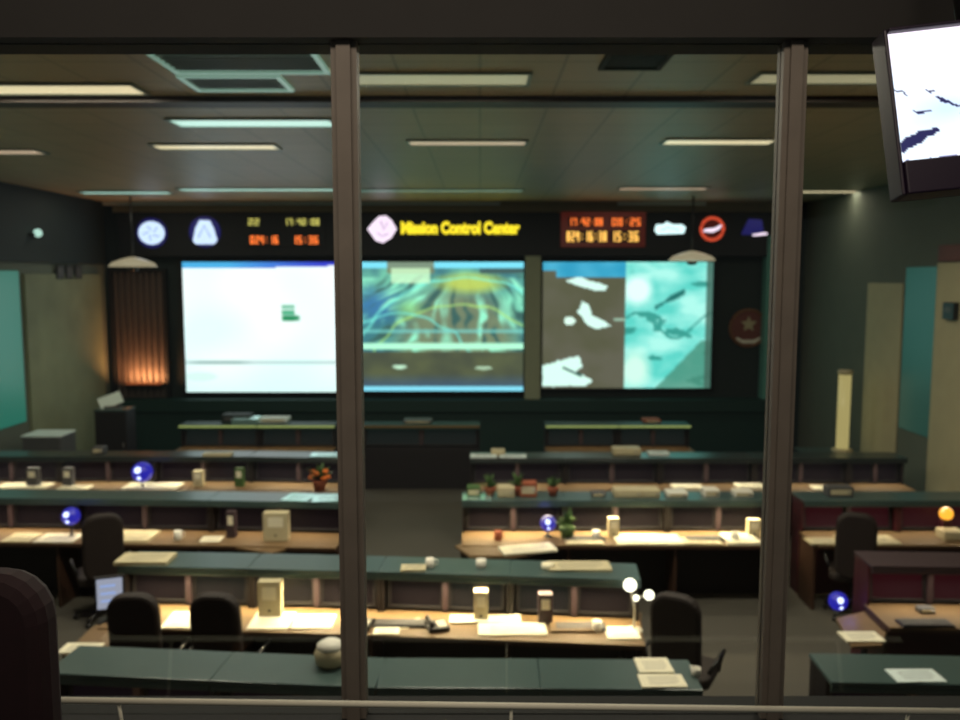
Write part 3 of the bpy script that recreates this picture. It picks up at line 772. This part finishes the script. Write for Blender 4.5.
papers(735, 762, 484, 489, DT, 'white papers on fourth row left of the right mullion', th=.03)
papers(126, 180, 484, 490, DT, 'pale papers on fourth row beneath the farther blue lamp', th=.02)
papers(0, 50, 484, 489, DT, 'pale sheet on the fourth row at left edge', th=.015)
papers(60, 90, 486, 490, DT, 'thin pale sheet on fourth row, second from left edge', th=.012)
papers(812, 850, 486, 490, DT, 'long pale sheet on fourth row right of right mullion', th=.012)
papers(845, 902, 541, 550, DT, 'pale grey papers on third row in the right pane', 'binder_beige', .02)
papers(800, 830, 543, 549, DT, 'small pale papers on third row touching the right mullion', 'binder_beige', .02)
papers(308, 346, 457, 461, SZ, 'white sheet on fourth row shelf beside the left mullion', 'glossy_cover', .02)
papers(204, 232, 454, 456.5, SZ, 'faint beige papers on fourth row shelf below white screen', 'binder_beige', .03)
papers(238, 262, 419, 423.5, SZ, 'bright cyan white pile on farthest row shelf under white screen', 'glossy_cover', .1)
papers(374, 402, 453, 455.5, SZ+0, 'x', 'paper_cool') if False else None
papers(500, 527, 459, 462, SZ, 'white sheets on fourth row shelf, just right of centre aisle', 'paper_cool', .015)
papers(470, 497, 461, 464, SZ, 'white sheets at left end of fourth row shelf by centre aisle', 'paper_cool', .02)
papers(648, 668, 452.5, 455.5, SZ, 'small white sheet on fourth row shelf below right screen', 'paper_cool', .03)
papers(120, 172, 556, 566, SZ, 'beige paper stack on second row shelf above the first chair', 'binder_beige', .035)
papers(400, 425, 570, 576, SZ, 'flat beige papers on second row shelf right of left mullion', 'binder_beige', .02)
papers(548, 610, 563, 572, SZ, 'long beige folder on second row shelf, middle pane', 'binder_beige', .02)
papers(640, 664, 556, 562, SZ, 'bright cream sheet standing out at right end of second row shelf', 'paper', .01) if False else None
# binders standing on worktops against the monitors
def binder(px, Y, w, hgt, dep, z, label, mt='binder_beige', rz=0):
    Y = RS(Y)
    t = thing('binder', label, 'binder', (wx(px, Y, z), Y, z), rz, 'upright binders on consoles')
    MB().box(-w/2, w/2, -dep/2, dep/2, 0, hgt).build('cover', mt, t, .006)
    MB().box(-w*.3, w*.3, -dep/2-.003, -dep/2, hgt*.5, hgt*.85).build('spine_label', 'paper', t)
    m = MB(); m.lathe([(.012, 0), (.012, .004)], 12, Matrix.Translation((0, -dep/2, hgt*.2))@RX); m.build('finger_hole', 'black_plastic', t)
binder(271, 7.12, .2, .32, .1, DT, 'upright beige binder against second row monitors, left pane')
binder(481, 7.04, .12, .26, .1, DT, 'upright pinkish beige binder against second row monitors, middle pane')
binder(545, 6.98, .12, .26, .1, DT, 'upright dark binder against second row monitors, middle pane', 'binder_dark')
binder(277, 9.2, .28, .32, .12, DT, 'wide upright beige binder behind the triangular side table')
binder(232, 9.3, .1, .3, .1, DT, 'narrow dark grey binder behind the triangular side table', 'binder_dark')
binder(613, 9.32, .12, .22, .1, DT, 'small pale binder against third row monitors, middle pane')
binder(753, 9.32, .14, .2, .1, DT, 'upright cream binder on third row beside right mullion')
binder(34, 11.72, .16, .26, .1, DT, 'grey binder on the fourth row, nearest the left edge', 'grey_plastic')
binder(69, 11.72, .14, .26, .1, DT, 'grey mauve binder on fourth row below the beige pilaster', 'grey_plastic')
binder(199, 11.72, .14, .22, .1, DT, 'pinkish pale binder on fourth row below the white screen')
binder(240, 11.72, .12, .26, .1, DT, 'pale green binder on fourth row below the white screen', 'leaf')
# boxes / equipment on shelves
def devbox(px, Y, w, hgt, dep, z, label, mt, name='equipment_box', cat='box', rz=0):
    Y = RS(Y)
    t = thing(name, label, cat, (wx(px, Y, z), Y, z), rz, 'boxes on console shelves')
    MB().box(-w/2, w/2, -dep/2, dep/2, 0, hgt).build('case', mt, t, .012)
    MB().box(-w*.4, w*.4, -dep/2-.004, -dep/2, hgt*.25, hgt*.75).build('front_panel', 'grey_plastic' if mt in ('wall_front',) else 'binder_beige', t)
    MB().lathe([(.014, 0), (.012, .012)], 12, Matrix.Translation((w*.3, -dep/2-.004, hgt*.5))@RX).build('knob', 'chrome', t)
devbox(628, 9.6, .34, .09, .22, SZ, 'wide beige grey box on third row shelf, middle pane', 'beige_plastic')
devbox(650, 9.6, .2, .09, .2, SZ, 'pinkish grey box right beside the wide box, third row shelf', 'binder_beige')
devbox(676, 9.6, .24, .06, .2, SZ, 'low white box on third row shelf below the right screen', 'white_plastic')
devbox(710, 9.6, .18, .09, .18, SZ, 'small white box on third row shelf left of right mullion', 'white_plastic')
devbox(506, 9.6, .2, .12, .2, SZ, 'grey box amid the plants on third row shelf', 'beige_plastic')
devbox(626, 12.0, .4, .1, .22, SZ, 'pale rounded box on fourth row shelf below right screen', 'beige_plastic')
devbox(598, 9.6, .16, .05, .14, SZ, 'small dark box with pale face, third row shelf', 'grey_plastic')
devbox(238, 14.5, .5, .14, .3, SZ, 'dark box right below the white screen', 'wall_front')
devbox(275, 14.5, .5, .08, .3, SZ, 'cyan grey box below right part of white screen', 'paper_cool')
devbox(418, 14.45, .5, .05, .3, SZ, 'low grey box below the middle screen', 'grey_plastic')
devbox(651, 14.5, .3, .05, .3, SZ, 'small reddish tan box below the right screen', 'terracotta')
devbox(950, 9.25, .24, .1, .2, DT, 'pale pink grey box at right edge on third row', 'beige_plastic')
devbox(925, 7.2, .14, .05, .1, DT, 'small pale telephone-sized box on dark red console desk', 'grey_plastic')
devbox(100, 12.05, .16, .1, .16, SZ, 'small pale box at left wall end of fourth row shelf', 'grey_plastic')
# desk monitors / laptop
def desk_monitor(px, Y, z, w, hgt, label, mt, rz=0):
    Y = RS(Y)
    t = thing('desk_monitor', label, 'monitor', (wx(px, Y, z), Y, z), rz, 'standing desk monitors')
    MB().rbox(0, 0, .2, .16, .03, 0, .012).build('base', 'black_plastic', t)
    MB().box(-.025, .025, .02, .05, .012, .12).build('neck', 'black_plastic', t)
    m = MB(); e = .018
    m.box(-w/2, w/2, .0, .035, .09, .09+hgt); m.build('housing', 'bezel', t, .005)
    s = MB().box(-w/2+e, w/2-e, -.004, 0, .09+e, .09+hgt-e).build('screen', mt, t)
    m = MB()
    for i in range(3): z0 = .09+e+hgt*(.2+.22*i); m.box(-w*.3, w*.2, -.006, -.004, z0, z0+hgt*.06)
    m.build('window_bar', 'logo_soft' if mt == 'screen_white' else 'ink', s)
desk_monitor(111, 7.05, DZ, .24, .3, 'small pale lavender lit monitor left of the first chair', 'screen_white', .35)
desk_monitor(110, 14.5, 1.0, .4, .32, 'tilted pale monitor in front of the slatted panel', 'screen_white', .5) if False else None
c = at(110, 398, 15.0)
cabinet(94, 126, 14.9, c.z-.2, .4, 'dark narrow cabinet before the slatted wooden panel')
t = thing('tilted_sign', 'small pale tilted placard on the narrow cabinet at left', 'placard', (c.x, 15.1, c.z-.2), .3)
m = MB(); r_ = Matrix.Translation((0, 0, .04))@Matrix.Rotation(-.3, 4, 'X')@Matrix.Rotation(-.35, 4, 'Y')
m.box(-.2, .2, 0, .02, -.0, .22, r_); m.build('board', 'paper_cool', t); MB().rbox(0, .02, .3, .16, .03, 0, .04).build('foot', 'grey_plastic', t)
# keyboards and phones on the second and third rows
def keyboard(px, Y, z, label, rz=0):
    Y = RS(Y)
    t = thing('keyboard', label, 'keyboard', (wx(px, Y, z), Y, z), rz, 'keyboards on worktops')
    MB().box(-.22, .22, -.075, .075, 0, .02).build('case', 'black_plastic', t, .004)
    m = MB()
    for r in range(4):
        for c_ in range(12): m.box(-.2+c_*.034, -.2+c_*.034+.028, -.062+r*.032, -.062+r*.032+.026, .02, .028)
    m.build('keys', 'grey_plastic', t)
keyboard(400, 6.93, DT, 'dark keyboard on second row just right of left mullion')
keyboard(580, 6.86, DT, 'dark keyboard on second row left of the white lamp')
keyboard(585, 9.2, DT, 'dark keyboard on third row left of the wide cream papers')
keyboard(705, 9.2, DT, 'dark keyboard on third row right of the wide cream papers')
keyboard(925, 6.93, DT, 'dark keyboard on the dark red console at right edge')
def phone(px, Y, z, label, rz=0, mt='black_plastic'):
    Y = RS(Y)
    t = thing('desk_phone', label, 'telephone', (wx(px, Y, z), Y, z), rz, 'desk telephones')
    m = MB(); m.box(-.09, .09, -.1, .1, 0, .04); m.build('base', mt, t, .01)
    m = MB(); m.tube([(-.06, -.09, .065), (-.06, -.06, .075), (-.06, .06, .075), (-.06, .09, .065)], [.024, .016, .016, .024]); m.build('handset', mt, t)
    m = MB()
    for i in range(3):
        for j in range(4): m.box(.0+i*.025, .018+i*.025, -.07+j*.03, -.05+j*.03, .04, .046)
    m.build('keypad', 'white_plastic', t)
phone(437, 6.86, DT, 'dark telephone on second row worktop, middle pane', .3)
phone(362, 6.9, DT, 'dark telephone right behind the left mullion, second row', -.2)
phone(860, 7.0, DZ-.05, 'dark telephone on the small side table in right pane', .2) if False else None
# cups, canisters
def mug(px, Y, z, label, mt, r=.04, hh=.1):
    Y = RS(Y)
    t = thing('mug', label, 'mug', (wx(px, Y, z), Y, z), random.random()*3, 'mugs and cups')
    MB().lathe([(r*.9, 0), (r, .01), (r, hh), (r*.86, hh), (r*.82, .015)], 20).build('cup', mt, t)
    MB().tube([(r, 0, hh*.8), (r+.03, 0, hh*.75), (r+.03, 0, hh*.35), (r, 0, hh*.3)], .006).build('handle', mt, t)
mug(481, 7.22, SZ, 'white mug on second row shelf above the pinkish binder', 'white_plastic', .045, .07)
mug(547, 7.18, SZ, 'cream mug on second row shelf above the dark binder', 'paper', .05, .05)
mug(262, 6.85, DT, 'red mug on second row right of the second chair', 'red_plastic') if False else None
mug(696, 5.1, SZ, 'small white cup at right tip of the nearest shelf', 'white_plastic', .03, .05)
t = thing('canister', 'rounded beige canister with white lid beside the left mullion, bottom', 'canister', (wx(331, 5.25, SZ), 5.25, SZ))
MB().lathe([(.07, 0), (.1, .02), (.11, .08), (.09, .12)], 24).build('body', 'beige_plastic', t)
MB().lathe([(.09, .12), (.09, .14), (.05, .165), (.01, .17)], 24).build('lid', 'white_plastic', t)
mug(430, 7.22, SZ, 'small white mug on second row shelf right of the flat beige papers', 'white_plastic', .04, .08)
mug(597, 6.8, DT, 'small white cup beside the papers under the bulb lamp', 'white_plastic', .04, .09)
mug(735, 9.15, DT, 'white mug on the third row papers side of right mullion', 'white_plastic', .045, .1)
mug(498, 9.2, DT, 'brown cup on third row beside the curved side table', 'terracotta', .045, .1)
mug(596, 9.25, DT, 'pale cup left of the wide cream papers, third row', 'white_plastic', .045, .09)
mug(178, 9.2, DT, 'white cup on third row left of the narrow grey binder', 'white_plastic', .045, .1)
devbox(474, 9.6, .16, .12, .16, SZ, 'olive box at left end of third row shelf by the aisle', 'leaf')
devbox(528, 9.6, .2, .17, .16, SZ, 'brownish tall box between the plants on third row shelf', 'terracotta')
devbox(742, 9.6, .22, .07, .16, SZ, 'low pale tray box on third row shelf touching right mullion', 'white_plastic')
devbox(498, 11.95, .2, .08, .16, SZ, 'small grey box at left end of fourth row shelf', 'beige_plastic')
devbox(838, 9.6, .3, .12, .16, SZ, 'grey equipment box on third row shelf in the right pane', 'grey_plastic')
papers(566, 604, 541, 548, DT, 'dull beige papers left of the pale cup, third row', 'binder_beige', .015)
papers(684, 722, 541, 548, DT, 'dull beige papers between the bright piles, third row', 'binder_beige', .015)
papers(550, 598, 622, 633, DT, 'dull brown papers on second row right of the wide cream papers', 'desk', .02)
papers(372, 398, 634, 641, DT, 'pale papers just right of left mullion, second row front edge', 'paper', .01)
papers(842, 880, 633, 643, DZ-.05, 'pale papers under the blue globe on small side table, right pane', 'paper', .015)
# blue globe lamps
def blue_lamp(px, py, Y, z, r, label):
    Y = RS(Y)
    t = thing('blue_globe_lamp', label, 'lamp', (wx(px, Y, z), Y, z), 0, 'glowing blue globes')
    zc = at(px, py, Y).z-z
    MB().lathe([(.05, 0), (.05, .012), (.014, .02), (.012, max(.03, zc-r))], 16).build('stand', 'black_plastic', t)
    MB().ball((0, 0, zc), r, 20).build('globe', 'blue_glow', t)
    MB().ball((-.1*r, -.8*r, zc+.35*r), .34*r, 12).build('highlight_dot', 'blue_highlight', t)  # highlights on the globe, put in as small glowing balls
    MB().ball((0, -.84*r, zc-.4*r), .2*r, 12).build('lower_highlight', 'blue_highlight', t)
    l = bpy.data.lights.new('blue_lamp', 'POINT'); l.energy = .6; l.color = (.2, .2, 1); l.shadow_soft_size = .05
    lo = bpy.data.objects.new('blue_lamp', l); C.objects.link(lo); lo.location = (wx(px, Y, z), Y-.25, z+zc+.1)
blue_lamp(72, 516, 9.3, DT, .1, 'glowing blue globe on third row near left edge')
blue_lamp(143, 472, 11.55, DT, .14, 'glowing blue globe on fourth row left of white screen')
blue_lamp(548, 523, 9.3, DT, .09, 'glowing blue globe on third row beside the green plant')
blue_lamp(838, 601, 7.55, DZ-.05, .085, 'glowing blue globe in the right pane beside right mullion')
# white desk lamp with several bulbs
Y = 6.7; x = wx(634, Y, DZ)
t = thing('bulb_lamp', 'white desk lamp with three bright bulbs at right end of second row', 'lamp', (x, Y, DZ))
MB().lathe([(.07, 0), (.07, .015), (.015, .025)], 20).build('base', 'white_plastic', t)
MB().tube([(0, 0, .02), (0, 0, .2), (-.02, 0, .3)], .009).build('stem', 'white_plastic', t)
for (px, py, r) in ((630, 585, .055), (636, 598, .026), (649, 595, .042)):
    c = at(px, py, Y); MB().ball((c.x-x, 0, c.z-DZ), r, 16).build('bulb', 'bulb_white', t)
    MB().tube([(-.02, 0, .28), (c.x-x, 0, c.z-DZ)], .007).build('arm', 'white_plastic', t)
# plants
def plant(px, Y, z, label, s=1.0, petals=0, pot='terracotta'):
    Y = RS(Y)
    t = thing('potted_plant', label, 'plant', (wx(px, Y, z), Y, z), 0, 'potted plants on consoles')
    MB().lathe([(.055*s, 0), (.08*s, .1*s), (.085*s, .12*s), (.07*s, .12*s)], 20).build('pot', pot, t)
    m = MB()
    for i in range(26):
        a = random.random()*2*PI; el = .3+random.random()*1.1; L = (.1+.12*random.random())*s
        d = Vector((math.cos(a)*math.cos(el), math.sin(a)*math.cos(el), math.sin(el))); o = Vector((0, 0, .12*s))
        side = d.cross(Vector((0, 0, 1))).normalized()*.025*s; mid = o+d*L*.55+Vector((0, 0, .02*s)); tip = o+d*L
        th = Vector((0, 0, .003))
        m.add([o, mid+side, tip, mid-side, o+th, mid+side+th, tip+th, mid-side+th], [(0, 1, 2, 3), (7, 6, 5, 4), (0, 4, 5, 1), (1, 5, 6, 2), (2, 6, 7, 3), (3, 7, 4, 0)])
    m.build('leaves', 'leaf', t)
    for i in range(petals):
        a = i*2*PI/petals; MB().ball((.09*s*math.cos(a), .07*s*math.sin(a)-.03, (.16+.05*(i % 2))*s), .035*s, 10, .7).build('blossom', 'orange_petal', t)
plant(320, 11.45, DT, 'orange flowering plant on fourth row beside left mullion', 1.25, 7)
plant(490, 9.6, SZ, 'leafy potted plant at left end of third row shelf', .8)
plant(553, 9.6, SZ, 'leafy potted plant behind the blue globe, third row shelf', .8)
plant(567, 9.25, DT, 'leafy potted plant on third row worktop right of blue globe', 1.1, 0, 'leaf')
plant(518, 9.6, SZ, 'small plant with reddish pot between the other shelf plants', .9, 0, 'terracotta')
plant(700, 9.35, DT, 'x', 1) if False else None
# orange indicator beacon at right
Y = 9.3; t = thing('indicator_light', 'small amber orange light on the dark red console at right', 'indicator light', (wx(945, Y, DT), Y, DT))
MB().box(-.05, .05, -.04, .04, 0, .18).build('post', 'console_red', t); MB().ball((0, -.0, .24), .075, 16).build('lens', 'indicator', t)
# ------------------------------------------------------------------ gallery: television and seat
TL = at(886, 35, 1.93); BL = at(901, 163, 1.885)
ev = (BL-TL).normalized(); ax = Vector((math.cos(.08), -math.sin(.08), 0)); ex = (ax-ev*ax.dot(ev)).normalized(); en = ex.cross(-ev).normalized()
H = (BL-TL).length; W = H*1.36
org = TL+ex*W/2+ev*H/2
mt_ = Matrix(((ex.x, -en.x, -ev.x, org.x), (ex.y, -en.y, -ev.y, org.y), (ex.z, -en.z, -ev.z, org.z), (0, 0, 0, 1)))
if en.y > 0: mt_ = Matrix(((ex.x, en.x, -ev.x, org.x), (ex.y, en.y, -ev.y, org.y), (ex.z, en.z, -ev.z, org.z), (0, 0, 0, 1)))
t = thing('television', 'boxy television hung at the top right, showing a white and blue picture', 'television')
t.matrix_world = mt_
ISL = [[(0, .42), (.06, .47), (.1, .5), (.02, .46)], [(.17, .46), (.24, .47), (.2, .49)], [(.22, .52), (.27, .53), (.3, .58), (.34, .59), (.36, .62), (.28, .59)],
       [(.08, .6), (.2, .62), (.14, .65)], [(.0, .84), (.1, .78), (.2, .75), (.24, .78), (.14, .84), (.06, .9), (0, .93)], [(.34, .66), (.46, .68), (.54, .74), (.42, .72)], [(.6, .5), (.72, .54), (.66, .6)]]
def pic_tv(u, v):
    c = mixc((250, 240, 255), (225, 240, 255), .5+nz(u, v, 3, 4)*1.2)
    c = mixc(c, (185, 215, 245), ell(u, v, .28, .62, .3, .2, .9)*.8)
    uu = u+.015*nz(u, v, 22, 5); vv = v+.015*nz(u, v, 22, 6)
    for P_ in ISL:
        if inpoly(uu, vv, P_): return (28, 30, 78)
    if v > .985+.02*nz(u, v, 20): return (60, 50, 120)
    return c
picture('screen', W, H, pic_tv, 'picture_tv', t, 100, 80, y=-.002)
m = MB(); e = .009
m.box(-W/2-e, -W/2, -.012, .06, -H/2-.075, H/2+e); m.box(W/2, W/2+e, -.02, .06, -H/2-.075, H/2+e)
m.box(-W/2, W/2, -.02, .06, H/2, H/2+e); m.box(-W/2, W/2, -.02, .06, -H/2-.075, -H/2); m.box(-W/2, W/2, 0, .06, -H/2, H/2)
m.build('bezel', 'tv_case', t, .004)
v_ = [(-W/2-e, .06, -H/2-.075), (W/2+e, .06, -H/2-.075), (W/2+e, .06, H/2+e), (-W/2-e, .06, H/2+e), (-W*.3, .34, -H*.34), (W*.3, .34, -H*.34), (W*.3, .34, H*.34), (-W*.3, .34, H*.34)]
m = MB(); m.add(v_, [(0, 1, 2, 3), (7, 6, 5, 4), (0, 4, 5, 1), (1, 5, 6, 2), (2, 6, 7, 3), (3, 7, 4, 0)])
m.v = [(a*.97, b*.35+.039, c) for a, b, c in m.v]
m.build('back_case', 'tv_case', t)
m = MB(); m.tube([(0, .05, H/2+e), (0, .05, H/2+.62)], .02); m.build('mount_pole', 'black_plastic', t)
# gallery seat bottom left
t = thing('gallery_seat', 'dark maroon upholstered seat back at bottom left corner', 'seat', (-1.02, 1.85, 1.9))
Ysn = 1.62; xr = wx(46, Ysn, 2.9)
t.location = (xr-.235, Ysn, 2.2)
m = MB(); ztop = at(20, 566, Ysn).z-2.2
m.rbox(0, ztop/2+.04, .5, ztop-.1, .1, 0, .09, Matrix.Translation((0, .05, 0))@RX); m.build('backrest', 'chair_maroon', t, .03)
m = MB(); m.rbox(0, -.2, .5, .46, .08, .0, .1); m.build('seat_cushion', 'chair_maroon', t, .03)
for s in (-1, 1): MB().box(s*.25-.02, s*.25+.02, -.42, .0, -.4, .16).build('side_frame', 'wall_black', t, .01)
MB().rbox(.255, -.18, .06, .4, .025, .16, .19).build('armrest', 'wood', t, .006)
# gallery floor
struct(MB().box(-5, 5, -2.5, GY-.06, 1.75, 1.8).build('floor_gallery', 'carpet'))
struct(MB().box(-5, 5, -2.5, GY-.06, CEIL, CEIL+.1).build('ceiling_gallery', 'wall_black'))
# ------------------------------------------------------------------ lights
def area(name, loc, size, energy, col, rot=(0, 0, 0), sy=None, spread=PI):
    l = bpy.data.lights.new(name, 'AREA'); l.energy = energy; l.color = col; l.size = size; l.spread = spread
    if sy: l.shape = 'RECTANGLE'; l.size_y = sy
    o = bpy.data.objects.new(name, l); C.objects.link(o); o.location = loc; o.rotation_euler = rot; return o
for (x, Y, w) in TR:
    if True: area('ceiling_lamp', (x, Y, CEIL-.03), w, 95.0 if Y < 8 else 28.0 if Y < 11 else 10.0, (1, .9, .72), sy=.28)  # one also sits under the added reflection strip
def spotl(name, loc, tgt, e, col, ang=60, blend=.8):
    l = bpy.data.lights.new(name, 'SPOT'); l.energy = e; l.color = col; l.spot_size = math.radians(ang); l.spot_blend = blend; l.shadow_soft_size = .1
    o = bpy.data.objects.new(name, l); C.objects.link(o); o.location = loc
    o.rotation_euler = (Vector(tgt)-Vector(loc)).to_track_quat('-Z', 'Y').to_euler(); return o
spotl('wall_wash_left', (-5.2, 13.5, CEIL-.05), (XL, 15.0, .9), 110, (1, .85, .55), 40)
spotl('wall_wash_right', (4.4, 11.0, CEIL-.05), (XR, 11.6, 1.8), 45, (1, .85, .6), 70)
area('gallery_fill', (-.2, .7, 5.0), 3.0, 26, (1, .85, .68), rot=(.45, 0, 0), sy=.4)  # unseen lamp added to brighten mullions, rail and seat
w = bpy.data.worlds.new('world'); sc.world = w; w.use_nodes = True
w.node_tree.nodes['Background'].inputs[0].default_value = (.8, .95, 1, 1); w.node_tree.nodes['Background'].inputs[1].default_value = .05
